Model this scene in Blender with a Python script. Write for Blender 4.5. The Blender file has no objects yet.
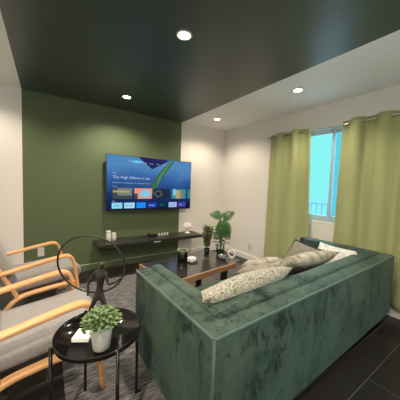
import bpy, bmesh, math, random
from mathutils import Vector, Matrix
random.seed(7)
PI = math.pi
C = bpy.context.scene.collection
S = bpy.context.scene
R = math.radians

# ------------------------------------------------------------------ materials
def lin(c):
    return tuple(((v/255)/12.92 if v/255 <= .04045 else (((v/255)+.055)/1.055)**2.4) for v in c)

def mat(name, col, rough=.5, metal=0., noise=0., scale=20., bump=0., spec=None, sheen=0., stretch=None, col2=None, coat=0.):
    m = bpy.data.materials.new(name); m.use_nodes = True
    nt = m.node_tree; b = nt.nodes['Principled BSDF']
    b.inputs['Base Color'].default_value = (*col, 1)
    b.inputs['Roughness'].default_value = rough
    b.inputs['Metallic'].default_value = metal
    if spec is not None: b.inputs['Specular IOR Level'].default_value = spec
    if sheen:
        b.inputs['Sheen Weight'].default_value = sheen
        b.inputs['Sheen Roughness'].default_value = .4
    if coat: b.inputs['Coat Weight'].default_value = coat
    if noise or bump or col2:
        tc = nt.nodes.new('ShaderNodeTexCoord'); mp = nt.nodes.new('ShaderNodeMapping')
        nt.links.new(tc.outputs['Object'], mp.inputs['Vector'])
        if stretch: mp.inputs['Scale'].default_value = stretch
        n = nt.nodes.new('ShaderNodeTexNoise'); n.inputs['Scale'].default_value = scale
        n.inputs['Detail'].default_value = 4
        nt.links.new(mp.outputs[0], n.inputs['Vector'])
        if noise or col2:
            r = nt.nodes.new('ShaderNodeValToRGB')
            c2 = col2 if col2 else tuple(min(1, c*(1+noise)) for c in col)
            c1 = col if col2 else tuple(c*(1-noise) for c in col)
            r.color_ramp.elements[0].position = .35; r.color_ramp.elements[1].position = .65
            r.color_ramp.elements[0].color = (*c1, 1); r.color_ramp.elements[1].color = (*c2, 1)
            nt.links.new(n.outputs['Fac'], r.inputs['Fac'])
            nt.links.new(r.outputs['Color'], b.inputs['Base Color'])
        if bump:
            bp = nt.nodes.new('ShaderNodeBump'); bp.inputs['Strength'].default_value = bump
            bp.inputs['Distance'].default_value = .01
            nt.links.new(n.outputs['Fac'], bp.inputs['Height'])
            nt.links.new(bp.outputs[0], b.inputs['Normal'])
    return m

def emis(name, col, s=1.):
    m = bpy.data.materials.new(name); m.use_nodes = True
    nt = m.node_tree; nt.nodes.clear()
    e = nt.nodes.new('ShaderNodeEmission'); o = nt.nodes.new('ShaderNodeOutputMaterial')
    e.inputs[0].default_value = (*col, 1); e.inputs[1].default_value = s
    nt.links.new(e.outputs[0], o.inputs[0]); return m

def glass(name, tint=(1, 1, 1), refl=.12):
    m = bpy.data.materials.new(name); m.use_nodes = True
    nt = m.node_tree; nt.nodes.clear()
    o = nt.nodes.new('ShaderNodeOutputMaterial'); mx = nt.nodes.new('ShaderNodeMixShader')
    t = nt.nodes.new('ShaderNodeBsdfTransparent'); t.inputs[0].default_value = (*tint, 1)
    g = nt.nodes.new('ShaderNodeBsdfGlossy'); g.inputs['Roughness'].default_value = .05
    f = nt.nodes.new('ShaderNodeLayerWeight'); f.inputs[0].default_value = refl
    nt.links.new(f.outputs['Fresnel'], mx.inputs[0])
    nt.links.new(t.outputs[0], mx.inputs[1]); nt.links.new(g.outputs[0], mx.inputs[2])
    nt.links.new(mx.outputs[0], o.inputs[0]); return m

def velvet():
    m = bpy.data.materials.new('green_crushed_velvet'); m.use_nodes = True
    nt = m.node_tree; b = nt.nodes['Principled BSDF']; L = nt.links.new
    tc = nt.nodes.new('ShaderNodeTexCoord'); mp = nt.nodes.new('ShaderNodeMapping')
    mp.inputs['Scale'].default_value = (1, 1, .55)
    L(tc.outputs['Object'], mp.inputs['Vector'])
    n1 = nt.nodes.new('ShaderNodeTexNoise'); n1.inputs['Scale'].default_value = 9; n1.inputs['Detail'].default_value = 6
    n1.inputs['Distortion'].default_value = .8
    n2 = nt.nodes.new('ShaderNodeTexNoise'); n2.inputs['Scale'].default_value = 3.0; n2.inputs['Detail'].default_value = 3
    L(mp.outputs[0], n1.inputs['Vector']); L(mp.outputs[0], n2.inputs['Vector'])
    ad = nt.nodes.new('ShaderNodeMath'); ad.operation = 'MULTIPLY_ADD'
    L(n2.outputs['Fac'], ad.inputs[0]); ad.inputs[1].default_value = .7; 
    ml = nt.nodes.new('ShaderNodeMath'); ml.operation = 'MULTIPLY'; ml.inputs[1].default_value = .55
    L(n1.outputs['Fac'], ml.inputs[0]); L(ml.outputs[0], ad.inputs[2])
    r = nt.nodes.new('ShaderNodeValToRGB'); e = r.color_ramp.elements
    e[0].position = .47; e[0].color = (.008, .020, .017, 1)
    e[1].position = .72; e[1].color = (.052, .083, .061, 1)
    k = e.new(.555); k.color = (.030, .054, .042, 1)
    L(ad.outputs[0], r.inputs['Fac']); L(r.outputs[0], b.inputs['Base Color'])
    n3 = nt.nodes.new('ShaderNodeTexNoise'); n3.inputs['Scale'].default_value = 17; n3.inputs['Detail'].default_value = 3; n3.inputs['Distortion'].default_value = 1.2
    L(mp.outputs[0], n3.inputs['Vector'])
    sb3 = nt.nodes.new('ShaderNodeMath'); sb3.operation = 'MULTIPLY_ADD'; L(n2.outputs['Fac'], sb3.inputs[0]); sb3.inputs[1].default_value = -.5; L(n3.outputs['Fac'], sb3.inputs[2])
    r3 = nt.nodes.new('ShaderNodeValToRGB'); r3.color_ramp.elements[0].position = .28; r3.color_ramp.elements[1].position = .42
    r3.color_ramp.elements[0].color = (1, 1, 1, 1); r3.color_ramp.elements[1].color = (.32, .36, .38, 1)
    L(sb3.outputs[0], r3.inputs[0])
    mu = nt.nodes.new('ShaderNodeMix'); mu.data_type = 'RGBA'; mu.blend_type = 'MULTIPLY'; mu.inputs[0].default_value = 1
    L(r.outputs[0], mu.inputs[6]); L(r3.outputs[0], mu.inputs[7]); L(mu.outputs[2], b.inputs['Base Color'])
    b.inputs['Roughness'].default_value = .62
    b.inputs['Specular IOR Level'].default_value = .15
    b.inputs['Sheen Weight'].default_value = .08; b.inputs['Sheen Roughness'].default_value = .35
    b.inputs['Sheen Tint'].default_value = (.55, .9, .85, 1)
    return m

def floor_mat():
    m = bpy.data.materials.new('black_wood_planks'); m.use_nodes = True
    nt = m.node_tree; b = nt.nodes['Principled BSDF']; L = nt.links.new
    tc = nt.nodes.new('ShaderNodeTexCoord')
    br = nt.nodes.new('ShaderNodeTexBrick')
    br.inputs['Scale'].default_value = 1; br.inputs['Brick Width'].default_value = 1.25
    br.inputs['Row Height'].default_value = .19; br.inputs['Mortar Size'].default_value = .0028
    br.inputs['Color1'].default_value = (.017, .015, .0145, 1); br.inputs['Color2'].default_value = (.012, .011, .0105, 1)
    br.inputs['Mortar'].default_value = (.08, .075, .075, 1)
    L(tc.outputs['Object'], br.inputs['Vector'])
    L(br.outputs['Color'], b.inputs['Base Color'])
    b.inputs['Roughness'].default_value = .3; b.inputs['Specular IOR Level'].default_value = .25
    return m

def rug_mat():
    m = bpy.data.materials.new('grey_rug'); m.use_nodes = True
    nt = m.node_tree; b = nt.nodes['Principled BSDF']; L = nt.links.new
    tc = nt.nodes.new('ShaderNodeTexCoord'); mp = nt.nodes.new('ShaderNodeMapping')
    mp.inputs['Scale'].default_value = (8, 70, 1)
    L(tc.outputs['Object'], mp.inputs['Vector'])
    n = nt.nodes.new('ShaderNodeTexNoise'); n.inputs['Scale'].default_value = 1.5; n.inputs['Detail'].default_value = 5
    L(mp.outputs[0], n.inputs['Vector'])
    r = nt.nodes.new('ShaderNodeValToRGB'); e = r.color_ramp.elements
    e[0].position = .4; e[0].color = (.045, .045, .047, 1); e[1].position = .68; e[1].color = (.235, .225, .22, 1)
    L(n.outputs['Fac'], r.inputs[0]); L(r.outputs[0], b.inputs['Base Color'])
    b.inputs['Roughness'].default_value = .95
    bp = nt.nodes.new('ShaderNodeBump'); bp.inputs['Strength'].default_value = .5; bp.inputs['Distance'].default_value = .01
    L(n.outputs['Fac'], bp.inputs['Height']); L(bp.outputs[0], b.inputs['Normal'])
    return m

def ring_fabric(name, base, line, scale):
    """pale fabric printed with outlined rounded cells"""
    m = bpy.data.materials.new(name); m.use_nodes = True
    nt = m.node_tree; b = nt.nodes['Principled BSDF']; L = nt.links.new
    tc = nt.nodes.new('ShaderNodeTexCoord')
    v = nt.nodes.new('ShaderNodeTexVoronoi'); v.feature = 'DISTANCE_TO_EDGE'; v.inputs['Scale'].default_value = scale
    v.inputs['Randomness'].default_value = .75
    L(tc.outputs['Object'], v.inputs['Vector'])
    r = nt.nodes.new('ShaderNodeValToRGB'); e = r.color_ramp.elements
    e[0].position = .0; e[0].color = (*base, 1)
    e[1].position = .3; e[1].color = (*base, 1)
    for p, c in ((.07, base), (.1, line), (.17, line), (.21, base)):
        k = e.new(p); k.color = (*c, 1)
    L(v.outputs['Distance'], r.inputs[0]); L(r.outputs[0], b.inputs['Base Color'])
    b.inputs['Roughness'].default_value = .9; b.inputs['Sheen Weight'].default_value = .2
    return m

def curtain_mat():
    m = bpy.data.materials.new('sage_curtain'); m.use_nodes = True
    nt = m.node_tree; b = nt.nodes['Principled BSDF']; L = nt.links.new
    b.inputs['Base Color'].default_value = (.40, .43, .20, 1); b.inputs['Roughness'].default_value = .8
    b.inputs['Sheen Weight'].default_value = .15
    tl = nt.nodes.new('ShaderNodeBsdfTranslucent'); tl.inputs[0].default_value = (.40, .43, .20, 1)
    mx = nt.nodes.new('ShaderNodeMixShader'); mx.inputs[0].default_value = .12
    o = nt.nodes['Material Output']
    L(b.outputs[0], mx.inputs[1]); L(tl.outputs[0], mx.inputs[2]); L(mx.outputs[0], o.inputs[0])
    return m

M = dict(
    white=mat('warm_white_paint', (.74, .715, .67), .75, spec=.25),
    ceil_white=mat('white_ceiling_paint', (.88, .875, .86), .7, spec=.25),
    green=mat('olive_green_paint', (.098, .128, .066), .6, spec=.3),
    ceil_green=mat('dark_green_ceiling_paint', (.05, .068, .052), .38, spec=.55),
    trim=mat('white_trim_paint', (.75, .74, .7), .5),
    trim_green=mat('green_trim_paint', (.12, .16, .085), .35),
    floor=floor_mat(), rug=rug_mat(), velvet=velvet(), curtain=curtain_mat(),
    wood=mat('light_birch', (.62, .34, .15), .42, noise=.14, scale=6, stretch=(1, 9, 9)),
    walnut=mat('brown_wood', (.27, .145, .075), .4, noise=.15, scale=7, stretch=(1, 9, 9)),
    darkwood=mat('dark_brown_wood', (.025, .016, .011), .45),
    cushion=mat('grey_upholstery', (.235, .225, .22), .95, noise=.07, scale=60, bump=.15, sheen=.2),
    blackmetal=mat('black_metal', (.006, .006, .006), .13, spec=.5),
    blackglass=mat('black_glass', (.022, .020, .018), .2),
    blackwood=mat('black_shelf', (.02, .022, .018), .38),
    plastic=mat('black_plastic', (.008, .008, .009), .3),
    chrome=mat('brushed_steel', (.65, .63, .6), .25, metal=1),
    ceramic=mat('white_ceramic', (.60, .60, .57), .35, noise=.04, scale=9),
    stone=mat('white_marble', (.80, .79, .74), .35, noise=.05, scale=12),
    bronze=mat('dark_bronze', (.045, .04, .034), .33, metal=.6),
    soil=mat('dark_soil', (.02, .014, .01), .95),
    leaf=mat('fresh_green_leaf', (.05, .10, .025), .5, col2=(.2, .29, .12), scale=30),
    monstera=mat('monstera_leaf', (.018, .07, .012), .35, col2=(.045, .13, .025), scale=8),
    darkleaf=mat('dark_leaf', (.02, .075, .02), .4),
    airy=mat('olive_sprig', (.17, .22, .10), .6, col2=(.36, .39, .24), scale=25),
    stem=mat('green_stem', (.08, .12, .04), .6),
    clear=glass('clear_glass', (.93, .96, .95), .2),
    smoke=glass('smoked_glass', (.72, .77, .71), .3),
    pane=glass('window_glass', (.97, .99, 1), .06),
    pane_screen=glass('screened_glass', (.66, .82, .92), .06),
    winframe=mat('window_vinyl', (.40, .52, .60), .4),
    coral=mat('white_coral', (.85, .83, .80), .5),
    lampglow=emis('downlight_glow', (1, .86, .66), 30),
    print1=ring_fabric('ring_print_fabric', (.30, .29, .23), (.13, .12, .085), 21),
    print2=mat('pale_leaf_print_fabric', (.17, .155, .115), .9, col2=(.42, .40, .33), scale=14, bump=.1),
    print3=mat('grey_fabric', (.22, .21, .165), .9, noise=.1, scale=30),
    print4=mat('dark_grey_fabric', (.16, .155, .12), .9, noise=.1, scale=30),
    fleece=mat('white_fleece', (.52, .53, .5), .98, noise=.25, scale=45, bump=.8),
    pipe=mat('black_piping', (.012, .012, .012), .7),
    velvet_pipe=mat('green_velvet_piping', (.035, .075, .058), .6, sheen=.1),
    railing=mat('blue_grey_railing', (.10, .22, .26), .5),
    concrete=mat('pale_concrete', (.6, .6, .6), .9),
)

M['blackglass'].node_tree.nodes['Principled BSDF'].inputs['IOR'].default_value = 3.0
# ------------------------------------------------------------------ mesh helpers
def link(name, me, parent=None):
    o = bpy.data.objects.new(name, me); C.objects.link(o)
    if parent: o.parent = parent
    return o

def obj(name, bm, m, parent=None, smooth=False, mods=None):
    me = bpy.data.meshes.new(name)
    bmesh.ops.recalc_face_normals(bm, faces=bm.faces[:])
    if smooth:
        for f in bm.faces: f.smooth = True
    bm.to_mesh(me); bm.free()
    for k in (m if isinstance(m, (list, tuple)) else [m]): me.materials.append(k)
    o = link(name, me, parent)
    return o

def tag(o, label, cat, group=None):
    o['label'] = label; o['category'] = cat
    if group: o['group'] = group
    return o

def thing(name, label, cat, loc=(0, 0, 0), rz=0, group=None):
    o = bpy.data.objects.new(name, None); C.objects.link(o)
    o.location = loc; o.rotation_euler = (0, 0, rz); o.empty_display_size = .1
    return tag(o, label, cat, group)

def struct(name, bm, m, parent=None):
    o = obj(name, bm, m, parent)
    if not parent: o['kind'] = 'structure'
    return o

def box(bm, x0, x1, y0, y1, z0, z1, bev=0., seg=2, mi=0, mtx=None):
    vs = [bm.verts.new((x, y, z)) for x in (x0, x1) for y in (y0, y1) for z in (z0, z1)]
    q = [(0, 1, 3, 2), (4, 6, 7, 5), (0, 4, 5, 1), (2, 3, 7, 6), (0, 2, 6, 4), (1, 5, 7, 3)]
    fs = [bm.faces.new([vs[i] for i in a]) for a in q]
    for f in fs: f.material_index = mi
    if bev:
        es = list({e for f in fs for e in f.edges})
        r = bmesh.ops.bevel(bm, geom=es, offset=bev, segments=seg, profile=.5, affect='EDGES')
        vs = list({v for f in r['faces'] for v in f.verts} | {v for v in vs if v.is_valid})
    if mtx is not None:
        bmesh.ops.transform(bm, matrix=mtx, verts=[v for v in vs if v.is_valid])
    return vs

def nb(): return bmesh.new()

def bx(*a, **k):
    bm = nb(); box(bm, *a, **k); return bm

def smoothpath(pts, n=6, closed=False):
    P = [Vector(p) for p in pts]; out = []
    N = len(P)
    for i in range(N if closed else N-1):
        p0 = P[i-1] if (i > 0 or closed) else P[0]*2-P[1]
        p1 = P[i]; p2 = P[(i+1) % N]
        p3 = P[(i+2) % N] if (i+2 < N or closed) else P[-1]*2-P[-2]
        for k in range(n):
            t = k/n
            out.append(.5*((2*p1)+(p2-p0)*t+(2*p0-5*p1+4*p2-p3)*t*t+(3*p1-p0-3*p2+p3)*t**3))
    if not closed: out.append(P[-1])
    return out

def tube(bm, pts, r, seg=8, closed=False, ref=None, sec=None):
    """sweep a circle (or a section sec of (side, normal) points) along pts; r number or list"""
    P = [Vector(p) for p in pts]; N = len(P); rings = []
    prev = None
    for i in range(N):
        if closed: t = P[(i+1) % N]-P[i-1]
        else: t = P[min(i+1, N-1)]-P[max(i-1, 0)]
        t.normalize()
        if ref is not None: a = Vector(ref)
        else:
            a = prev if prev is not None else (Vector((0, 0, 1)) if abs(t.z) < .9 else Vector((1, 0, 0)))
        a = a-t*a.dot(t); a.normalize(); b = t.cross(a); prev = a
        rr = r[i] if isinstance(r, (list, tuple)) else r
        if sec: ring = [bm.verts.new(P[i]+a*u*rr+b*v*rr) for u, v in sec]
        else: ring = [bm.verts.new(P[i]+(a*math.cos(2*PI*k/seg)+b*math.sin(2*PI*k/seg))*rr) for k in range(seg)]
        rings.append(ring)
    n = len(rings[0])
    for i in range(N if closed else N-1):
        A = rings[i]; B = rings[(i+1) % N]
        for k in range(n): bm.faces.new((A[k], A[(k+1) % n], B[(k+1) % n], B[k]))
    if not closed:
        bm.faces.new(rings[0][::-1]); bm.faces.new(rings[-1])
    return rings

def lathe(bm, prof, c=(0, 0, 0), seg=32, caps=True):
    rings = []
    for r, z in prof:
        rings.append([bm.verts.new((c[0]+r*math.cos(2*PI*k/seg), c[1]+r*math.sin(2*PI*k/seg), c[2]+z)) for k in range(seg)])
    for A, B in zip(rings, rings[1:]):
        for k in range(seg): bm.faces.new((A[k], A[(k+1) % seg], B[(k+1) % seg], B[k]))
    if caps:
        bm.faces.new(rings[0][::-1]); bm.faces.new(rings[-1])

def rrect(w, h, r, n=4):
    out = []
    for cx, cy, a0 in ((w-r, h-r, 0), (-w+r, h-r, 90), (-w+r, -h+r, 180), (w-r, -h+r, 270)):
        for k in range(n+1):
            a = R(a0+90*k/n); out.append((cx+r*math.cos(a), cy+r*math.sin(a)))
    return out

def grid_surface(bm, f, nu, nv, mi=0):
    V = [[bm.verts.new(f(i/nu, j/nv)) for j in range(nv+1)] for i in range(nu+1)]
    for i in range(nu):
        for j in range(nv):
            fc = bm.faces.new((V[i][j], V[i+1][j], V[i+1][j+1], V[i][j+1])); fc.material_index = mi
    return V

def leafblade(bm, base, d, up, L, W, bend=.25, n=4):
    """a small pointed leaf of a few quads, slightly cupped"""
    d = Vector(d).normalized(); s = d.cross(Vector(up))
    if s.length < 1e-4: s = d.cross(Vector((1, 0, .3)))
    s.normalize(); u = s.cross(d); rows = []
    for i in range(n+1):
        t = i/n; w = W*math.sin(PI*min(1, t*.92+.08))**.8*.5
        c = Vector(base)+d*L*t-u*bend*L*t*t
        rows.append((bm.verts.new(c+s*w+u*w*.3), bm.verts.new(c), bm.verts.new(c-s*w+u*w*.3)))
    for a, b in zip(rows, rows[1:]):
        bm.faces.new((a[0], a[1], b[1], b[0])); bm.faces.new((a[1], a[2], b[2], b[1]))

def text_bm(bm, s, size, mtx, mi=0):
    cu = bpy.data.curves.new('t', 'FONT'); cu.body = s; cu.size = size; cu.resolution_u = 2
    o = bpy.data.objects.new('t', cu); C.objects.link(o)
    dg = bpy.context.evaluated_depsgraph_get(); me = bpy.data.meshes.new_from_object(o.evaluated_get(dg))
    me.transform(mtx); n0 = len(bm.faces); bm.from_mesh(me); bm.faces.ensure_lookup_table()
    for f in bm.faces[n0:]: f.material_index = mi
    bpy.data.objects.remove(o); bpy.data.meshes.remove(me); bpy.data.curves.remove(cu)

def copy_tree(o, parent=None):
    c = o.copy(); C.objects.link(c)
    if parent: c.parent = parent
    for ch in list(o.children): copy_tree(ch, c)
    return c

# ------------------------------------------------------------------ room shell
YB, XW, XL, YF, H = 3.655, 3.046, -1.75, -2.6, 2.44
GX0, GX1 = -.243, 2.03
struct('floor', bx(XL-.12, XW+.12, YF-.12, YB+.12, -.1, 0), M['floor'])
bm = nb()
for x0, x1, mi in ((XL, GX0, 0), (GX0, GX1, 1), (GX1, XW, 0)): box(bm, x0, x1, YB, YB+.12, 0, H, mi=mi)
struct('wall_back', bm, [M['white'], M['green']])
bm = nb()
for x0, x1, mi in ((XL-.12, GX0, 0), (GX0, GX1, 1), (GX1, XW+.12, 0)): box(bm, x0, x1, YF-.12, YB+.12, H, H+.1, mi=mi)
struct('ceiling', bm, [M['ceil_white'], M['ceil_green']])
# window wall with its opening
WY0, WY1, WZ0, WZ1 = .50, 2.22, .90, 2.135
bm = nb()
box(bm, XW, XW+.12, YF, -2.2, 0, H); box(bm, XW, XW+.12, -.25, WY0, 0, H); box(bm, XW, XW+.12, -2.2, -.25, 0, WZ0-.3); box(bm, XW, XW+.12, -2.2, -.25, WZ1, H); box(bm, XW, XW+.12, WY1, YB, 0, H)
box(bm, XW, XW+.12, WY0, WY1, 0, WZ0); box(bm, XW, XW+.12, WY0, WY1, WZ1, H)
struct('wall_right', bm, M['white'])
struct('wall_left', bx(XL-.12, XL, YF, YB, 0, H), M['white'])
struct('wall_front', bx(XL, XW, YF-.12, YF, 0, H), M['white'])
bm = nb()
for x0, x1, mi in ((XL, GX0, 0), (GX0, GX1, 1), (GX1, XW, 0)): box(bm, x0, x1, YB-.014, YB, 0, .1, bev=.004, seg=1, mi=mi)
struct('baseboard_back', bm, [M['trim'], M['trim_green']])
struct('baseboard_right', bx(XW-.014, XW, YF, YB-.014, 0, .1, bev=.004, seg=1), M['trim'])

# window: outer frame, two sashes, panes
def ring_rect(bm, x0, x1, y0, y1, z0, z1, w):
    box(bm, x0, x1, y0, y0+w, z0, z1); box(bm, x0, x1, y1-w, y1, z0, z1)
    box(bm, x0, x1, y0+w, y1-w, z0, z0+w); box(bm, x0, x1, y0+w, y1-w, z1-w, z1)
bm = nb(); ring_rect(bm, XW+.03, XW+.10, WY0, WY1, WZ0, WZ1, .045)
wf = struct('window_1', bm, M['winframe'])
YM = 1.515
for y0, y1, dx in ((YM-.028, WY1-.045, 0), (WY0+.045, YM+.028, .032)):
    bm = nb(); ring_rect(bm, XW+.035+dx, XW+.062+dx, y0, y1, WZ0+.045, WZ1-.045, .03)
    sh = obj('sash', bm, M['winframe'], wf)
    obj('pane', bx(XW+.047+dx, XW+.051+dx, y0+.03, y1-.03, WZ0+.075, WZ1-.075), M['pane'] if dx == 0 else M['pane_screen'], sh)
bm = nb(); ring_rect(bm, XW+.03, XW+.10, -2.2, -.25, WZ0-.3, WZ1, .045)
w2 = struct('added_window', bm, M['winframe'])  # unseen second window, added to let more daylight into the room
obj('pane', bx(XW+.06, XW+.064, -2.155, -.295, WZ0-.255, WZ1-.045), M['pane'], w2)
bm = nb(); box(bm, XW-.005, XW+.03, WY0-.02, WY1+.02, WZ0-.025, WZ0, bev=.006)
struct('trim_1', bm, M['trim'])

# recessed downlights; those without lab are unseen, added to brighten the room
for i, (x, y, lab) in enumerate((
    (.866, 1.56, 'largest recessed downlight, nearest the camera on the dark green ceiling'),
    (.88, 3.075, 'recessed downlight on the green ceiling just in front of the television wall'),
    (2.375, 1.593, 'recessed downlight on the white ceiling above the sofa near the curtains'),
    (2.375, 3.07, 'recessed downlight on the white ceiling near the far corner'),
    (.87, .05, None), (2.375, .08, None), (.87, -1.45, None), (2.375, -1.45, None), (-.63, 3.07, None), (-.63, 1.57, None), (-.63, .05, None))):
    if lab:
        t = thing('recessed_downlight', lab, 'ceiling light', (x, y, H), 0, 'recessed ceiling downlights')
    else:
        t = thing('recessed_downlight', 'unseen recessed downlight added to brighten the room', 'ceiling light', (x, y, H), 0, 'recessed ceiling downlights')
    bm = nb(); lathe(bm, [(.044, -.002), (.045, -.007), (.058, -.006), (.060, 0), (.044, 0), (.044, -.002)], seg=32, caps=False)
    obj('trim_ring', bm, M['trim'], t, True)
    bm = nb(); lathe(bm, [(.0435, -.004), (.0435, 0)], seg=32); obj('diffuser', bm, M['lampglow'], t)
    l = bpy.data.lights.new('downlight', 'SPOT'); l.energy = ((66 if x > 2 else 125) if lab else (300 if x < 0 and y < 1 else 75 if x < 0 and y < 2 else 62 if x < 0 else 60 if x > 2 else 25)); l.color = (1, .85, .68)
    l.spot_size = R(144); l.spot_blend = .65; l.shadow_soft_size = .035
    lo = bpy.data.objects.new('downlight_beam', l); C.objects.link(lo); lo.parent = t; lo.location = (0, 0, -.012)

t = thing('added_fill_globe', 'unseen white globe light added behind the camera to brighten the room', 'added fill light', (-.3, -1.2, 0))  # no known source here: globe added out of view to fill ceiling and furniture
bm = nb(); tube(bm, [(0, 0, 2.235), (0, 0, H-.02)], .004, 8); obj('cord', bm, M['plastic'], t)
bm = nb(); lathe(bm, [(.05, H-.02), (.05, H)], seg=24); obj('canopy', bm, M['trim'], t)
bm = nb(); bmesh.ops.create_uvsphere(bm, u_segments=24, v_segments=16, radius=.12, matrix=Matrix.Translation((0, 0, 2.12)))
obj('globe', bm, emis('globe_glow', (1, .93, .84), 92), t, True)

# ------------------------------------------------------------------ curtains and rod
RX, RZ = 2.985, 2.115
rod = thing('curtain_rod', 'thin steel curtain rod above the window with round end knob', 'curtain rod', (RX, 1.4, RZ))
bm = nb(); tube(bm, [(0, -1.12, 0), (0, 1.05, 0)], .009, 12); obj('pole', bm, M['chrome'], rod, True)
for y in (1.05, -1.12):
    s = 1 if y > 0 else -1
    bm = nb(); tube(bm, [(0, y, 0), (0, y+s*.012, 0), (0, y+s*.02, 0), (0, y+s*.035, 0), (0, y+s*.045, 0)], [.01, .012, .018, .017, .006], 12)
    obj('finial', bm, M['chrome'], rod, True)
for y in (.12, 1.0, -1.0):
    bm = nb(); tube(bm, [(.06, y, -.012), (.0, y, -.012), (-.004, y, .0), (0, y, .014)], .005, 8)
    box(bm, .052, .061, y-.012, y+.012, -.04, .02); obj('bracket', bm, M['chrome'], rod)

def curtain(y0, y1, yb0, yb1, per, label, ph, x0=RX):
    t = thing('curtain', label, 'curtain', (x0, (y0+y1)/2, 0), 0, 'sage green window curtains')
    yc = (y0+y1)/2; ztop, zbot = RZ+.05, .115; nu, nv = int(abs(y1-y0)/per*22), 30
    def f(u, v):
        z = ztop+(zbot-ztop)*v
        y = (y0+(y1-y0)*u)*(1-v)+(yb0+(yb1-yb0)*u)*v
        a = u*abs(y1-y0)/per*2*PI+ph
        amp = .042*(1-.12*v)
        w = math.sin(a)
        x = amp*(abs(w)**.85)*(1 if w > 0 else -1)
        x += .006*v*math.sin(3.1*u*5+v*4)
        y += .012*math.sin(2*a)*.6
        return (x, y-yc, z)
    bm = nb(); V = grid_surface(bm, f, nu, nv)
    o = obj('fabric', bm, M['curtain'], t, True)
    sd = o.modifiers.new('thick', 'SOLIDIFY'); sd.thickness = .003; sd.offset = 0
    # grommets where the fabric crosses the rod
    k = 0
    n = int(abs(y1-y0)/per*2)+2
    for k in range(n):
        u = (k*PI-ph)/(2*PI)*per/abs(y1-y0)
        if .02 < u < .98:
            y = y0+(y1-y0)*u-yc
            bm = nb(); pts = [(.021*math.cos(2*PI*j/20)*.98, y, RZ+.021*math.sin(2*PI*j/20)) for j in range(20)]
            tube(bm, pts, .0045, 6, True); obj('grommet', bm, M['chrome'], t, True)
    return t
curtain(2.44, 1.745, 2.46, 1.66, .262, 'sage green grommet curtain on the left of the window', .35)
curtain(1.375, .3, 1.40, .28, .262, 'sage green grommet curtain right of the window, behind the sofa corner', .9)

# outside
rl = thing('balcony_railing', 'pale balcony railing outside, seen low through the window glass', 'railing', (6.2, 4.35, 0))
bm = nb(); box(bm, -.03, .03, -1.3, 1.3, .92, .98); box(bm, -.02, .02, -1.3, 1.3, .42, .46)
obj('rail', bm, M['railing'], rl)
bm = nb()
for k in range(18): box(bm, -.012, .012, -1.28+.15*k-.014, -1.28+.15*k+.014, .46, .92)
obj('balusters', bm, M['railing'], rl)
obj('slab', bx(-.1, 1.2, -1.35, 1.35, .2, .42), M['concrete'], rl)
obj('support', bx(-.1, 1.2, -1.35, 1.35, -.1, .2), M['concrete'], rl)

# ------------------------------------------------------------------ television
TV = thing('television', 'large flat television with a lit streaming menu, mounted on the green wall', 'television', (1.464, 3.55, 1.315))
tw, th = .731, .422
obj('back_panel', bx(-tw+.01, tw-.01, .006, .035, -th+.01, th-.01, bev=.006), M['plastic'], TV)
bm = nb(); ring_rect_pts = None
box(bm, -tw, tw, -.002, .008, -th, -th+.014); box(bm, -tw, tw, -.002, .008, th-.005, th)
box(bm, -tw, -tw+.006, -.002, .008, -th+.014, th-.005); box(bm, tw-.006, tw, -.002, .008, -th+.014, th-.005)
obj('bezel', bm, M['plastic'], TV)
obj('wall_bracket', bx(-.22, .22, .035, YB-3.55-.001, -.2, .2), M['blackmetal'], TV)
obj('logo_bar', bx(.22, .27, -.004, .002, -th-.014, -th+.006, bev=.001), M['plastic'], TV)
# screen picture: one mesh, menu drawn as flat shapes a hair in front of one another
def screen_bg():
    m = bpy.data.materials.new('screen_background'); m.use_nodes = True
    nt = m.node_tree; nt.nodes.clear(); L = nt.links.new
    o = nt.nodes.new('ShaderNodeOutputMaterial'); e = nt.nodes.new('ShaderNodeEmission')
    tc = nt.nodes.new('ShaderNodeTexCoord'); sp = nt.nodes.new('ShaderNodeSeparateXYZ')
    L(tc.outputs['Object'], sp.inputs[0])
    n = nt.nodes.new('ShaderNodeTexNoise'); n.inputs['Scale'].default_value = 3.2; n.inputs['Detail'].default_value = 4
    L(tc.outputs['Object'], n.inputs['Vector'])
    a = nt.nodes.new('ShaderNodeMapRange'); a.inputs[1].default_value = -.42; a.inputs[2].default_value = .42
    L(sp.outputs['Z'], a.inputs[0])
    ad = nt.nodes.new('ShaderNodeMath'); ad.operation = 'MULTIPLY_ADD'; ad.inputs[1].default_value = .35
    L(n.outputs['Fac'], ad.inputs[0]); L(a.outputs[0], ad.inputs[2])
    r = nt.nodes.new('ShaderNodeValToRGB'); el = r.color_ramp.elements
    el[0].position = .2; el[0].color = (*lin((18, 30, 66)), 1)
    el[1].position = 1.15 if False else 1.0; el[1].color = (*lin((92, 150, 205)), 1)
    k = el.new(.5); k.color = (*lin((34, 62, 120)), 1)
    k = el.new(.78); k.color = (*lin((60, 108, 176)), 1)
    L(ad.outputs[0], r.inputs[0]); L(r.outputs[0], e.inputs[0]); L(e.outputs[0], o.inputs[0])
    e.inputs[1].default_value = .8
    return m
def ec(n, c, s=1.): return emis(n, lin(c), s)
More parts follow.
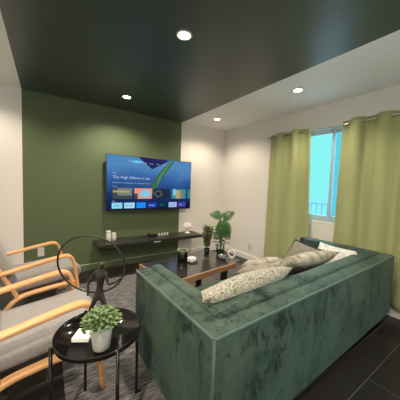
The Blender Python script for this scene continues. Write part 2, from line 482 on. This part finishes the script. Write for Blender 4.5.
SM = [screen_bg(), ec('menu_ink', (40, 38, 92)), ec('menu_text', (190, 205, 235)), ec('kelp_green', (60, 104, 78)), ec('thumb_dark', (66, 74, 78)),
      ec('thumb_peach', (226, 150, 130)), ec('thumb_sky', (130, 200, 232)), ec('thumb_navy', (34, 46, 66)), ec('thumb_teal', (60, 140, 140)),
      ec('icon_cyan', (140, 215, 240)), ec('icon_pale', (165, 215, 240)), ec('icon_blue', (30, 140, 240)), ec('icon_royal', (28, 62, 160)),
      ec('icon_forest', (14, 46, 58)), ec('icon_lilac', (160, 185, 225)), ec('icon_purple', (72, 62, 160)), ec('nav_cyan', (96, 190, 236)),
      ec('thumb_grey', (120, 126, 120)), ec('icon_night', (20, 20, 44)), ec('kelp_light', (92, 136, 92)), ec('thumb_sand', (176, 160, 120))]
def UV(px, py):
    """reading of the menu layout: column and row on the picture to metres on the panel"""
    t = (px-25)/333.; zl, zr = 3.35, 4.17
    u = t*zl/((1-t)*zr+t*zl)
    top = 15+(px-27)*.110; bot = 245-(px-20)*.03
    return (-tw+2*tw*u, th-2*th*(py-top)/(bot-top))
sb = nb()
def spoly(pts, mi, lay):
    vs = [sb.verts.new((x, -.0022-.0003*lay, z)) for x, z in pts]
    f = sb.faces.new(vs); f.material_index = mi
def srect(x0, y0, x1, y1, mi, lay=1):
    a = UV(x0, y0); b = UV(x1, y1)
    x0, x1 = a[0], b[0]; z = UV((x0+x1)/2, y0)[1]
    spoly([(x0, a[1]), (x1, a[1]), (x1, UV(0, 0)[1]*0+a[1]-(h_rows[(y0 > 200)])), (x0, a[1]-(h_rows[(y0 > 200)]))], mi, lay)
spoly([(-tw+.006, -th+.014), (tw-.006, -th+.014), (tw-.006, th-.005), (-tw+.006, th-.005)], 0, 0)
# kelp band, dark corner sheet, nav pill
def band(pts, ws, mi, lay):
    L_ = []; R_ = []
    for (x, y), w in zip(pts, ws):
        p = UV(x, y); L_.append((p[0]-w, p[1])); R_.append((p[0]+w, p[1]))
    spoly(L_+R_[::-1], mi, lay)
band([(284, 48), (268, 66), (250, 88), (232, 112), (218, 140), (208, 178)], [.035, .05, .06, .06, .055, .04], 3, 1)
band([(282, 48), (262, 72), (240, 104), (226, 138)], [.012, .02, .022, .01], 19, 2)
spoly([UV(150, 29), UV(205, 78), UV(272, 46), UV(262, 43)], 1, 3)
px, pz = UV(146, 48)
spoly([(px+.085*math.cos(a)*1.05, pz+.021*math.sin(a)) for a in [2*PI*k/24 for k in range(24)]], 16, 4)
def stext(s, x, y, size, mi=2, lay=6):
    p = UV(x, y)
    text_bm(sb, s, size, Matrix.Translation((p[0], -.0022-.0003*lay, p[1])) @ Matrix.Rotation(PI/2, 4, 'X'), mi)
for s, x, y in (('Search', 110, 45), ('Home', 138, 50), ('Movies', 168, 54), ('Shows', 195, 58), ('Apps', 222, 61), ('Library', 246, 64)): stext(s, x, y, .026)
stext('New', 51, 93, .028)
stext('The High Inferno in Las', 50, 112, .062)
stext('Drama, underwater adventures in a city of the deep, season one', 50, 131, .023)
stext('For you', 50, 147, .022); stext('Apps', 50, 207, .022)
zt, zb = UV(50, 150)[1], UV(50, 195)[1]; it, ib = UV(50, 211)[1], UV(50, 235)[1]
def trect(x0, x1, mi, a, b, lay=3, inset=0):
    u0, u1 = UV(x0, 150)[0], UV(x1, 150)[0]
    spoly([(u0, b), (u1, b), (u1, a), (u0, a)], mi, lay)
for x0, x1, mi in ((50, 128, 17), (137, 206, 5), (213, 276, 7), (284, 340, 8), (347, 356.5, 8)): trect(x0, x1, mi, zt, zb)
trect(50, 70, 4, zt, zb, 4); trect(70, 128, 4, zb+.05, zb, 4); trect(52, 118, 20, zt-.04, zt-.07, 5)
p = UV(180, 170)
spoly([(p[0]+.09*math.cos(k*PI/12), (zt+zb)/2+.062*math.sin(k*PI/12)) for k in range(24)], 6, 4)
trect(137, 150, 4, (zt+zb)/2, zb, 4)
p = UV(238, 175)
for q in range(16):
    a0, a1 = 2*PI*q/16, 2*PI*(q+.8)/16
    spoly([(p[0]-.03+r_*math.cos(a), (zt+zb)/2+r_*.8*math.sin(a)) for r_, a in ((.052, a0), (.052, a1), (.066, a1), (.066, a0))], 17, 4)
trect(300, 318, 20, zt-.02, zb, 4); trect(318, 330, 17, zt-.05, zb, 5); trect(290, 300, 6, zt, zb+.06, 4)
for x0, x1, mi in ((48, 90, 9), (97, 139, 10), (146, 183, 11), (190, 227, 12), (233, 266, 13), (273, 305, 14), (311, 340, 15), (347, 356.5, 18)): trect(x0, x1, mi, it, ib)
for s, x, sz, mi in (('prime', 56, .034, 12), ('YouTube', 101, .032, 12), ('Disney+', 195, .032, 2), ('hulu', 238, .042, 8), ('peacock', 276, .028, 12), ('max', 315, .036, 2)):
    p = UV(x, 225); text_bm(sb, s, sz, Matrix.Translation((p[0], -.0042, (it+ib)/2-.012)) @ Matrix.Rotation(PI/2, 4, 'X'), mi)
me = bpy.data.meshes.new('screen')
for f in sb.faces:
    if f.normal.y > 0: f.normal_flip()
sb.to_mesh(me); sb.free()
for m_ in SM: me.materials.append(m_)
link('screen', me, TV)

# ------------------------------------------------------------------ floating shelf and what stands on it
SZ = .45
sh = thing('floating_shelf', 'long black floating shelf under the television', 'shelf', (1.45, YB, SZ))
obj('board', bx(-.87, .87, -.37, -.001, -.05, 0, bev=.004), M['blackwood'], sh)
bm = nb(); box(bm, -.06, .06, -.3705, -.37, -.042, -.030)
obj('tag', bm, M['ceramic'], sh)['label'] = 'small white tag strip on the shelf front'
def lantern(x, y, h, r, label):
    t = thing('candle_jar', label, 'candle holder', (x, y, SZ), 0, 'white candle jars on the shelf')
    bm = nb(); lathe(bm, [(r*.9, 0), (r, .01), (r, h*.72), (r*.8, h*.8)], seg=20); obj('body', bm, M['ceramic'], t, True)
    bm = nb(); lathe(bm, [(r*.86, h*.8), (r*.95, h*.84), (r*.95, h*.97), (r*.7, h)], seg=20); obj('lid', bm, M['ceramic'], t, True)
lantern(.765, 3.50, .155, .036, 'taller of two white ceramic jars at the left shelf end')
lantern(.845, 3.52, .115, .034, 'shorter of two white ceramic jars at the left shelf end')
t = thing('media_box', 'small black media box on the shelf under the television', 'media player', (1.455, 3.53, SZ))
obj('case', bx(-.07, .07, -.05, .05, .004, .05, bev=.012, seg=3), M['plastic'], t)
obj('top_plate', bx(-.045, .045, -.035, .035, .05, .053, bev=.001), M['chrome'], t)
for sx in (-1, 1): obj('foot_pad', bx(sx*.05-.01, sx*.05+.01, -.03, .03, 0, .004), M['plastic'], t)
for k, (x, w) in enumerate(((1.585, 'leftmost, beside the black media box'), (1.635, 'second from the black media box'), (1.685, 'third from the black media box'), (1.735, 'rightmost, nearest the white coral'))):
    bm = nb(); box(bm, -.015, .015, -.012, .012, 0, .034, bev=.003)
    box(bm, -.009, .009, -.009, .009, .034, .046, bev=.003)
    o = obj('small_ornament', bm, M['ceramic'], None); o.location = (x, 3.52, SZ)
    tag(o, 'tiny white ornament on the shelf, ' + w, 'ornament', 'row of tiny white shelf ornaments')
t = thing('coral_ornament', 'white branching coral ornament on the right end of the shelf', 'ornament', (2.13, 3.50, SZ))
bm = nb(); lathe(bm, [(.045, 0), (.05, .008), (.03, .02)], seg=16); obj('base', bm, M['coral'], t, True)
bm = nb()
for k in range(22):
    a = 2*PI*k*.618; e = .1+.62*((k*37) % 10)/10
    d = Vector((math.cos(a)*e, math.sin(a)*e, 1)).normalized(); l = .14+.07*((k*53) % 7)/7
    P0 = Vector((0, 0, .015)); P1 = P0+d*l*.5+Vector((0, 0, .01)); P2 = P0+d*l
    tube(bm, [P0, P1, P2], [.009, .007, .003], 7)
    s = d.cross(Vector((0, 0, 1))).normalized()
    tube(bm, [P1, P1+(d+s*.8)*l*.33], [.006, .002], 6)
obj('branches', bm, M['coral'], t, True)

# wall outlets
def outlet(name, loc, rz, label):
    t = thing(name, label, 'wall outlet', loc, rz)
    obj('plate', bx(-.037, .037, -.006, 0, -.06, .06, bev=.003), M['ceramic'], t)
    for z in (-.026, .026): obj('socket', bx(-.017, .017, -.0085, -.006, z-.018, z+.018, bev=.002), M['ceramic'], t)
outlet('wall_outlet', (-.06, YB, .36), 0, 'white wall outlet on the green wall behind the armchair arms')
outlet('wall_outlet', (XW, 2.83, .235), -PI/2, 'white wall outlet low on the white wall near the corner')

# ------------------------------------------------------------------ rug
tag(obj('area_rug', bx(.09, 2.72, 1.05, 3.18, 0.0005, .007, bev=.002), M['rug']), 'grey woven area rug under the coffee table and side table', 'rug')

# ------------------------------------------------------------------ coffee table
CA = R(7.3)
CT = thing('coffee_table', 'low brown coffee table with black glass top before the sofa', 'coffee table', (.855, 2.43, 0), CA)
CL, CD, CH = 1.05, .63, .42
AL = CL-.11
obj('glass_top', bx(.022, CL, -CD+.022, 0, CH-.014, CH, bev=.002), M['blackglass'], CT)
bm = nb()
box(bm, 0, AL, -CD, -CD+.0215, CH-.056, CH+.002, bev=.003); box(bm, .022, AL, -.03, -.008, CH-.056, CH-.0145, bev=.003)
box(bm, 0, .0215, -CD+.022, 0, CH-.056, CH+.002, bev=.003); box(bm, AL-.022, AL, -CD+.022, -.03, CH-.056, CH-.0145, bev=.003)
obj('apron', bm, M['walnut'], CT)
for sx in (.16, CL-.28):
    for sy in (-CD+.07, -.12): obj('leg', bx(sx, sx+.06, sy-.03, sy+.03, .0075, CH-.0145, bev=.004), M['darkwood'], CT)
obj('lower_shelf', bx(.22, CL-.17, -CD+.1, -.1, .115, .13, bev=.002), M['blackglass'], CT)
obj('shelf_edge', bx(CL-.17, CL-.158, -CD+.1, -.1, .113, .132, bev=.002), M['trim'], CT)['label'] = 'white edge strip of the lower shelf'
TZ = CH

t = thing('glass_hurricane', 'dark glass hurricane vase on the coffee table beside the white box', 'vase', (1.215, 2.08, TZ+.001))
bm = nb(); lathe(bm, [(.050, 0), (.056, .004), (.056, .19), (.060, .20), (.057, .20), (.052, .19), (.052, .01), (.0, .008)], seg=28, caps=False)
obj('glass', bm, M['smoke'], t, True)
bm = nb(); lathe(bm, [(.034, .009), (.036, .02), (.036, .06), (.03, .065)], seg=20); obj('candle', bm, M['airy'], t, True)
bm = nb()
for k in range(18):
    a = 2*PI*k/18; bmesh.ops.create_icosphere(bm, subdivisions=1, radius=.008, matrix=Matrix.Translation((.058*math.cos(a), .058*math.sin(a), .198)))
obj('bead_rim', bm, M['airy'], t, True)

t = thing('coaster', 'round dark coaster on the coffee table under the white box', 'coaster', (1.415, 2.19, TZ+.001))
bm = nb(); lathe(bm, [(.056, 0), (.06, .003), (.06, .010), (.056, .012)], seg=28); obj('disc', bm, M['plastic'], t, True)
t = thing('white_box', 'small white square box on the dark coaster', 'box', (1.41, 2.21, TZ+.0135), R(20))
obj('body', bx(-.045, .045, -.04, .04, 0, .028, bev=.006), M['stone'], t)
obj('lid', bx(-.047, .047, -.042, .042, .0285, .042, bev=.006), M['stone'], t)
bm = nb(); lathe(bm, [(.006, .042), (.008, .046), (.004, .05)], seg=12); obj('knob', bm, M['darkwood'], t, True)

# monstera in glass vase
def monstera_leaf(bm, stem_top, d, up, L):
    """heart-shaped blade with slots, a fan of lobes joined along the midrib"""
    d = Vector(d).normalized(); s = d.cross(Vector(up)).normalized(); u = s.cross(d)
    n = 7; P0 = Vector(stem_top)
    def pt(x, y): return P0+d*x+s*y+u*(-.35*x*x/L-.5*y*y/L)
    lobes = []
    for sg in (-1, 1):
        for k in range(n):
            t0 = -.14+k*.155; w = [.34, .47, .52, .48, .40, .29, .16][k]*L
            x0, x1 = (t0)*L, (t0+.145)*L
            sh_ = .20*L*(k/n)
            a = pt(max(x0, 0), 0); b = pt(max(x1, .02*L), 0)
            m0 = pt(x0+sh_*.4-.02*L, sg*w*.55); m1 = pt(x1+sh_*.4+.005*L, sg*w*.55)
            e0 = pt(x0+sh_*.8-.0*L, sg*w*.95); e1 = pt(x1+sh_*.8-.02*L, sg*w)
            V = [bm.verts.new(q) for q in (a, b, m1, e1, e0, m0)]
            bm.faces.new((V[0], V[1], V[2], V[5])); bm.faces.new((V[5], V[2], V[3], V[4]))
    tip = [bm.verts.new(q) for q in (pt(.93*L, .03*L), pt(1.12*L, 0), pt(.93*L, -.03*L), pt(.8*L, 0))]
    bm.faces.new(tip)
MP = thing('monstera_plant', 'tall monstera plant in a clear glass vase near the room corner', 'potted plant', (1.895, 2.27, TZ+.001))
bm = nb(); lathe(bm, [(.04, 0), (.05, .004), (.055, .06), (.05, .13), (.053, .14), (.048, .13), (.05, .06), (.045, .01), (0, .008)], seg=28, caps=False)
obj('glass_vase', bm, M['clear'], MP, True)
bm = nb(); lathe(bm, [(.036, .009), (.042, .03), (.044, .06), (.03, .07)], seg=20); obj('pebbles', bm, M['soil'], MP, True)
right = Vector((.83, -.56, 0)); tocam = Vector((-.65, -.76, 0))
spec = [((-.02, .50), (-.85, .1, .3), .13), ((.015, .47), (.7, .5, .4), .14), ((.02, .38), (.45, -.55, .35), .15), ((-.01, .36), (-.3, -.8, .45), .13), ((.03, .28), (.7, -.5, .3), .11), ((.0, .42), (.1, -.9, .5), .13), ((-.03, .26), (-.6, -.6, .5), .10)]
sb_ = nb(); lb = nb()
for (rx, z), (dr, du, dc), L_ in spec:
    top = right*(rx+.01)+Vector((0, 0, z+.03))+tocam*.03
    d = right*dr+Vector((0, 0, du))+tocam*dc*.6
    up = tocam*.9+Vector((0, 0, .45))
    tube(sb_, smoothpath([(0, 0, .06), tuple(top*.5+Vector((0, 0, .05))), tuple(top)], 5), .0045, 6)
    monstera_leaf(lb, top, d, up, L_)
obj('stems', sb_, M['stem'], MP, True)
obj('leaves', lb, M['monstera'], MP, True)
lb = nb()
for k in range(46):
    a = 2*PI*k*.618; z = .13+.24*((k*29) % 17)/17; rr = .02+.045*((k*13) % 11)/11
    leafblade(lb, (rr*math.cos(a), rr*math.sin(a), z), (math.cos(a), math.sin(a), .3), (0, 0, 1), .075, .045)
obj('lower_foliage', lb, M['darkleaf'], MP, True)

def sprig_plant(name, label, loc, h, spread, pm, nst, pot_r, pot_h):
    t = thing(name, label, 'potted plant', loc)
    bm = nb(); lathe(bm, [(pot_r*.75, 0), (pot_r*.85, .004), (pot_r, pot_h), (pot_r*.9, pot_h), (pot_r*.85, pot_h-.012), (0, pot_h-.012)], seg=24, caps=False)
    obj('pot', bm, pm, t, True)
    st = nb(); lf = nb()
    rnd = random.Random(3)
    for k in range(nst):
        a = 2*PI*k*.618; e = spread*(.3+.7*rnd.random()); hh = h*(.6+.4*rnd.random())
        P = smoothpath([(0, 0, pot_h-.012), (e*.3*math.cos(a), e*.3*math.sin(a), pot_h+(hh-pot_h)*.5), (e*math.cos(a), e*math.sin(a), hh)], 6)
        tube(st, P, .0022, 5)
        for j in range(2, len(P)):
            for q in range(3):
                b = rnd.random()*2*PI
                leafblade(lf, P[j], (math.cos(b), math.sin(b), .4), (0, 0, 1), .048, .02, n=3)
    obj('stems', st, M['stem'], t, True); obj('leaves', lf, M['airy'], t, True)
sprig_plant('sprig_plant', 'smaller airy olive green plant left of the monstera', (1.785, 2.42, TZ+.001), .40, .085, M['blackmetal'], 40, .04, .06)
t = thing('glass_bowl', 'dark glossy bowl on the coffee table in front of the monstera', 'bowl', (1.80, 2.10, TZ+.001))
bm = nb(); lathe(bm, [(.03, 0), (.035, .004), (.06, .03), (.068, .052), (.064, .052), (.056, .032), (.03, .01), (0, .008)], seg=28, caps=False)
obj('shell', bm, M['blackglass'], t, True)
bm = nb(); lathe(bm, [(.03, .012), (.054, .034), (.02, .04)], seg=20); obj('filling', bm, M['darkleaf'], t, True)
t = thing('ring_vase', 'small white ring shaped vase at the right end of the coffee table', 'vase', (1.925, 2.08, TZ+.001), R(-35))
bm = nb(); tube(bm, [(.042*math.cos(2*PI*k/28), 0, .058+.042*math.sin(2*PI*k/28)) for k in range(28)], .013, 10, True)
obj('ring_body', bm, M['clear'] if False else M['ceramic'], t, True)
bm = nb(); lathe(bm, [(.012, .108), (.011, .118), (.014, .124)], seg=14); obj('neck', bm, M['ceramic'], t, True)
obj('foot', bx(-.02, .02, -.014, .014, 0, .006, bev=.002), M['ceramic'], t)

# ------------------------------------------------------------------ sofa
SA = R(1.4)
SO = thing('sofa', 'green crushed velvet sofa seen from behind with low square arms', 'sofa', (.565, .69, 0), SA)
SL, SD, ST, TH, SB = 2.33, .92, .69, .145, .085
V_ = M['velvet']
obj('back_frame', bx(0, SL, 0, TH, SB, ST, bev=.018, seg=3), V_, SO, True)
obj('left_arm', bx(0, TH, TH-.01, SD, SB, ST, bev=.018, seg=3), V_, SO, True)
obj('right_arm', bx(SL-TH, SL, TH-.01, SD, SB, ST, bev=.018, seg=3), V_, SO, True)
obj('seat_base', bx(TH-.01, SL-TH+.01, TH-.01, SD-.03, SB, .27, bev=.015), V_, SO, True)
PT = .06
obj('back_padding', bx(TH-.04, SL-TH+.04, TH-.045, TH+.08, .25, ST+.018, bev=.024, seg=4), V_, SO, True)
obj('left_arm_padding', bx(TH-.04, TH+.05, TH-.035, SD-.01, .25, ST+.016, bev=.022, seg=4), V_, SO, True)
obj('right_arm_padding', bx(SL-TH-.05, SL-TH+.04, TH-.035, SD-.01, .25, ST+.016, bev=.022, seg=4), V_, SO, True)
half = (SL-2*TH-.11)/2
for k in range(2):
    x0 = TH+.055+half*k
    obj('seat_cushion', bx(x0+.003, x0+half-.003, TH+.09, SD+.01, .265, .43, bev=.04, seg=5), V_, SO, True)
bm = nb(); q = .006
tube(bm, [(q, SD-q, ST-.008), (q, q+.012, ST-.008), (q+.012, q, ST-.008), (SL-q-.012, q, ST-.008), (SL-q, q+.012, ST-.008), (SL-q, SD-q, ST-.008)], .0075, 8)
obj('top_piping', bm, M['velvet_pipe'], SO, True)
for x, y in ((q, q), (SL-q, q)):
    bm = nb(); tube(bm, [(x, y, SB+.01), (x, y, ST-.01)], .006, 8); obj('corner_piping', bm, M['velvet_pipe'], SO, True)
for x in (.07, SL-.07):
    for y in (.07, SD-.08):
        bm = nb(); lathe(bm, [(.02, .0075 if y > .5 else .0005), (.028, SB)], (x, y, 0), 16); obj('leg', bm, M['darkwood'], SO, True)

# throw pillows
def pillow(label, c, w, h, d, rz, tilt, m, roll=0., pipe=None):
    t = thing('throw_pillow', label, 'throw pillow', c, rz, 'throw pillows on the sofa')
    bm = nb(); n = 14
    mt = Matrix.Rotation(tilt, 4, 'X') @ Matrix.Rotation(roll, 4, 'Y')
    def f(sg):
        def g(u, v):
            x = (u*2-1); y = (v*2-1)
            px = x*w/2*(1-.09*(1-abs(y))**1.0*abs(x)**2*0-.07*(1-y*y)*abs(x)**3)
            pz = y*h/2*(1-.07*(1-x*x)*abs(y)**3)
            th_ = d/2*max(0, (1-x**4))**.6*max(0, (1-y**4))**.6
            th_ *= 1+.06*math.sin(5*x+3*y)
            return mt @ Vector((px, sg*th_, pz))
        return g
    grid_surface(bm, f(-1), n, n); grid_surface(bm, f(1), n, n)
    bmesh.ops.remove_doubles(bm, verts=bm.verts[:], dist=.0008)
    obj('cover', bm, m, t, True)
    if pipe:
        bm = nb(); P = []
        for a, b in ((-1, -1), (1, -1), (1, 1), (-1, 1)):
            na, nb_ = {(-1, -1): (1, -1), (1, -1): (1, 1), (1, 1): (-1, 1), (-1, 1): (-1, -1)}[(a, b)]
            for k in range(8):
                x = a+(na-a)*k/8; y = b+(nb_-b)*k/8
                P.append(mt @ Vector((x*w/2*(1-.07*(1-y*y)*abs(x)**3), 0, y*h/2*(1-.07*(1-x*x)*abs(y)**3))))
        tube(bm, P, .013, 6, True); obj('piping', bm, pipe, t, True)
    return t
PILLOWS = [
    ('pale throw pillow with ring print, nearest the left sofa arm', (1.045, 1.085, .615), .76, .46, .16, R(4), R(52), M['print1'], R(-3), None),
    ('mottled beige throw pillow in the middle, leaning on the sofa back', (1.93, 1.17, .635), .66, .40, .14, R(-5), R(55), M['print2'], R(0), None),
    ('small beige throw pillow tucked between the ring print pillow and the mottled one', (1.69, 1.41, .535), .36, .34, .11, R(-2), R(72), M['print3'], R(2), None),
    ('pale beige throw pillow farthest forward on the seat, mostly hidden by other pillows', (1.84, 1.54, .535), .38, .26, .11, R(-4), R(66), M['print2'], R(-2), None),
    ('grey throw pillow with black piping standing near the right arm', (2.17, 1.31, .60), .36, .34, .12, R(84), R(36), M['print4'], R(-6), M['pipe']),
    ('fluffy white throw pillow beside the black piped grey pillow', (2.40, 1.12, .585), .40, .38, .13, R(84), R(36), M['fleece'], 0, None),
]
for a in PILLOWS: pillow(*a)

# ------------------------------------------------------------------ armchairs
def bentwood(pts, w, h, n=6, smooth=True):
    bm = nb(); P = smoothpath(pts, n) if smooth else pts
    tube(bm, P, 1., ref=(0, 1, 0), sec=rrect(w*1.25, h*1.25, min(w, h)*.8, 3)); return bm
def make_armchair(label, loc, rz):
    t = thing('armchair', label, 'armchair', loc, rz, 'bentwood lounge armchairs')
    W = .305
    for sy in (-1, 1):
        y = sy*W
        bm = bentwood([(-.60, y, .515), (-.48, y, .53), (-.235, y, .57), (-.10, y, .591), (-.045, y, .592), (-.008, y, .565), (.016, y, .50), (.03, y, .40), (.05, y, .22), (.07, y, .012)], .024, .0115)
        obj('arm_frame', bm, M['wood'], t, True)
        bm = bentwood([(.026, y, .322), (-.04, y, .318), (-.215, y, .312), (-.37, y, .298), (-.44, y, .272), (-.50, y, .215), (-.60, y, .10), (-.66, y, .012)], .021, .012)
        obj('seat_rail', bm, M['wood'], t, True)
        bm = bentwood([(-.425, y*.98, .285), (-.465, y*.98, .38), (-.53, y*.98, .52), (-.66, y*.98, .80), (-.74, y*.98, .97)], .02, .012)
        obj('back_post', bm, M['wood'], t, True)
    for x, z in ((-.10, .285), (-.72, .93)):
        bm = nb(); box(bm, x-.02, x+.02, -W, W, z-.011, z+.011, bev=.006); obj('cross_rail', bm, M['wood'], t)
    # cushions
    bm = nb(); box(bm, -.47, .10, -.262, .262, .335, .455, bev=.045, seg=5)
    bmesh.ops.rotate(bm, cent=(0, 0, .4), matrix=Matrix.Rotation(R(-4), 3, 'Y'), verts=bm.verts[:])
    obj('seat_cushion', bm, M['cushion'], t, True)
    bm = nb(); box(bm, -.06, .06, -.262, .262, .0, .66, bev=.045, seg=5)
    bmesh.ops.rotate(bm, cent=(0, 0, 0), matrix=Matrix.Rotation(R(-22), 3, 'Y'), verts=bm.verts[:])
    bmesh.ops.translate(bm, vec=(-.465, 0, .38), verts=bm.verts[:])
    obj('back_cushion', bm, M['cushion'], t, True)
    return t
AR = R(9)
def chair_at(fx, fy): return (fx, fy, 0)
a1 = make_armchair('grey cushioned bentwood armchair farther away, closest to the green wall', (.165, 2.825, 0), AR)
a2 = copy_tree(a1); a2.location = (.19, 1.775, 0); a2.rotation_euler.z = R(6)
tag(a2, 'grey cushioned bentwood armchair closest to the camera, beside the side table', 'armchair', 'bentwood lounge armchairs')

# ------------------------------------------------------------------ side table
TX, TY, TH_ = .236, 1.27, .505
ST_ = thing('side_table', 'round black tray top side table with thin legs in the foreground', 'side table', (TX, TY, 0))
TR = .215
bm = nb(); lathe(bm, [(0, TH_-.005), (TR-.004, TH_-.005), (TR, TH_-.002), (TR+.002, TH_+.022), (TR-.001, TH_+.024), (TR-.004, TH_+.022), (TR-.006, TH_), (0, TH_)], seg=72, caps=False)
obj('tray_top', bm, M['blackmetal'], ST_, True)
for a in (R(-80), R(10), R(100), R(190)):
    c, s = math.cos(a), math.sin(a); z0 = .008
    bm = nb(); r0 = TR+.0115
    tube(bm, [(c*r0, s*r0, TH_+.022), (c*r0, s*r0, .25), (c*r0, s*r0, z0+.006)], .0085, 10)
    tube(bm, [(c*r0, s*r0, z0+.006), (c*(r0+.03), s*(r0+.03), z0+.006)], .006, 8)
    obj('leg', bm, M['blackmetal'], ST_, True)
# potted bush
BP = thing('potted_bush', 'small leafy green plant in a white pot on the side table', 'potted plant', (.222, 1.145, TH_+.001))
bm = nb(); lathe(bm, [(.036, 0), (.040, .004), (.050, .105), (.050, .112), (.046, .112), (.044, .1), (0, .1)], seg=36, caps=False)
obj('pot', bm, M['ceramic'], BP, True)
bm = nb(); lathe(bm, [(.043, .098), (.040, .101), (.0, .104)], seg=24, caps=False); obj('soil', bm, M['soil'], BP, True)
rnd = random.Random(11); st = nb(); lf = nb()
for k in range(70):
    a = 2*PI*k*.618; e = math.sqrt((k+.5)/70); th = e*1.35
    Lh = .125+.025*rnd.random()
    d = Vector((math.sin(th)*math.cos(a), math.sin(th)*math.sin(a), math.cos(th)*.95+.1))
    P0 = Vector((.02*e*math.cos(a), .02*e*math.sin(a), .1)); P2 = P0+Vector((d.x*.068, d.y*.068, d.z*Lh*.62))
    P = smoothpath([P0, (P0+P2)/2+Vector((0, 0, .012)), P2], 4); tube(st, P, .0012, 4)
    for j in range(2, len(P)):
        for q in range(4):
            b = rnd.random()*2*PI; v = Vector((math.cos(b), math.sin(b), .5+.4*rnd.random()))+d*.6
            leafblade(lf, P[j], v, (0, 0, 1), +.015+.008*rnd.random(), .010, n=3)
obj('stems', st, M['stem'], BP, True); obj('foliage', lf, M['leaf'], BP, True)

# ring sculpture
SC = thing('ring_sculpture', 'dark bronze striding figure holding a large ring, on white marble block', 'sculpture', (.158, 1.272, TH_+.001), R(-31))
obj('marble_base', bx(-.042, .042, -.042, .042, 0, .02, bev=.002), M['stone'], SC)
# local x = to the right seen from the camera, y = away
def skin(name, verts, edges, radii, m, parent, sub=2):
    me = bpy.data.meshes.new(name); me.from_pydata(verts, edges, []); me.update()
    o = link(name, me, parent); me.materials.append(m)
    sk = o.modifiers.new('skin', 'SKIN'); sk.use_smooth_shade = True
    for v, r in zip(me.skin_vertices[0].data, radii): v.radius = (r, r)
    me.skin_vertices[0].data[0].use_root = True
    ss = o.modifiers.new('sub', 'SUBSURF'); ss.levels = sub; ss.render_levels = sub
    return o
V = [(.078, .0, .235), (.082, 0, .275), (.086, -.002, .315), (.086, -.002, .352), (.090, -.006, .372), (.096, -.01, .392), (.098, -.012, .405),   # 0-6 torso, neck, head
     (.062, .0, .215), (.030, .0, .135), (.006, .0, .045), (.0, .0, .026), (.014, -.006, .024),                                                   # 7-11 rear leg to foot on block
     (.096, -.004, .215), (.122, -.01, .14), (.122, -.008, .06), (.118, -.006, .03), (.134, -.01, .026),                                          # 12-16 front leg
     (.054, .0, .345), (.028, -.012, .295), (.030, -.022, .245), (.032, -.024, .232),                                                                # 17-20 left arm hanging back to the ring
     (.112, -.004, .338), (.128, -.014, .29), (.168, -.02, .305), (.195, -.02, .327)]                                                               # 21-24 right arm out to the ring
E_ = [(0, 1), (1, 2), (2, 3), (3, 4), (4, 5), (5, 6), (0, 7), (7, 8), (8, 9), (9, 10), (10, 11), (0, 12), (12, 13), (13, 14), (14, 15), (15, 16), (3, 17), (17, 18), (18, 19), (19, 20), (3, 21), (21, 22), (22, 23), (23, 24)]
rad = [.020, .017, .021, .022, .008, .015, .011, .014, .010, .0065, .007, .005, .014, .010, .0065, .006, .005, .010, .0075, .0055, .005, .010, .0075, .0055, .005]
skin('figure', V, E_, rad, M['bronze'], SC)
bm = nb(); rc = (.048, -.02, .392); RR = .165
tube(bm, [(rc[0]+RR*math.cos(2*PI*k/72), rc[1]-.24*RR*math.sin(2*PI*k/72), rc[2]+RR*.97*math.sin(2*PI*k/72)) for k in range(72)], .0048, 8, True)
obj('ring', bm, M['bronze'], SC, True)

# ------------------------------------------------------------------ world, camera, view
w = bpy.data.worlds.new('sky'); S.world = w; w.use_nodes = True
bg = w.node_tree.nodes['Background']
wn = w.node_tree; tc = wn.nodes.new('ShaderNodeTexCoord'); sx = wn.nodes.new('ShaderNodeSeparateXYZ')
wn.links.new(tc.outputs['Generated'], sx.inputs[0])
mr = wn.nodes.new('ShaderNodeMapRange'); mr.inputs[1].default_value = -1; mr.inputs[2].default_value = 1
wn.links.new(sx.outputs['Z'], mr.inputs[0])
cr = wn.nodes.new('ShaderNodeValToRGB'); el = cr.color_ramp.elements
el[0].position = 0; el[0].color = (2.2, 3.0, 3.4, 1)          # ground half, brightened to light the ceiling
el[1].position = 1; el[1].color = (3.2, 4.6, 5.4, 1)          # sky overhead, made brighter than the visible band to light the room
for p_, c_ in ((.40, (2.2, 3.0, 3.4)), (.44, (.27, .94, .91)), (.66, (.27, .94, .91)), (.78, (3.2, 4.6, 5.4))):
    k = el.new(p_); k.color = (*c_, 1)
wn.links.new(mr.outputs[0], cr.inputs[0]); wn.links.new(cr.outputs[0], bg.inputs[0]); bg.inputs[1].default_value = 1.0
sl = bpy.data.lights.new('daylight', 'SUN'); sl.energy = 6; sl.color = (.55, .85, 1); sl.angle = R(80)
so = bpy.data.objects.new('daylight', sl); C.objects.link(so)
so.rotation_euler = Vector((-1, .1, -.55)).to_track_quat('-Z', 'Y').to_euler(); so.location = (8, 1.5, 6)

cam = bpy.data.cameras.new('camera'); co = bpy.data.objects.new('camera', cam); C.objects.link(co)
F, yaw, pit, rol, ch = 227.1166, .59728, -.062675, .034910, 1.31735
f = Vector((math.sin(yaw)*math.cos(pit), math.cos(yaw)*math.cos(pit), math.sin(pit)))
r = Vector((math.cos(yaw), -math.sin(yaw), 0)); u = r.cross(f)
r2 = r*math.cos(rol)+u*math.sin(rol); u2 = -r*math.sin(rol)+u*math.cos(rol)
mw = Matrix((r2, u2, -f)).transposed().to_4x4(); mw.translation = (0, 0, ch)
co.matrix_world = mw
cam.sensor_fit = 'HORIZONTAL'; cam.sensor_width = 36; cam.lens = 36*F/400; cam.clip_start = .02
S.camera = co
S.view_settings.view_transform = 'Standard'; S.view_settings.look = 'None'
S.view_settings.gamma = 1; S.view_settings.use_curve_mapping = False
S.view_settings.exposure = 0.0
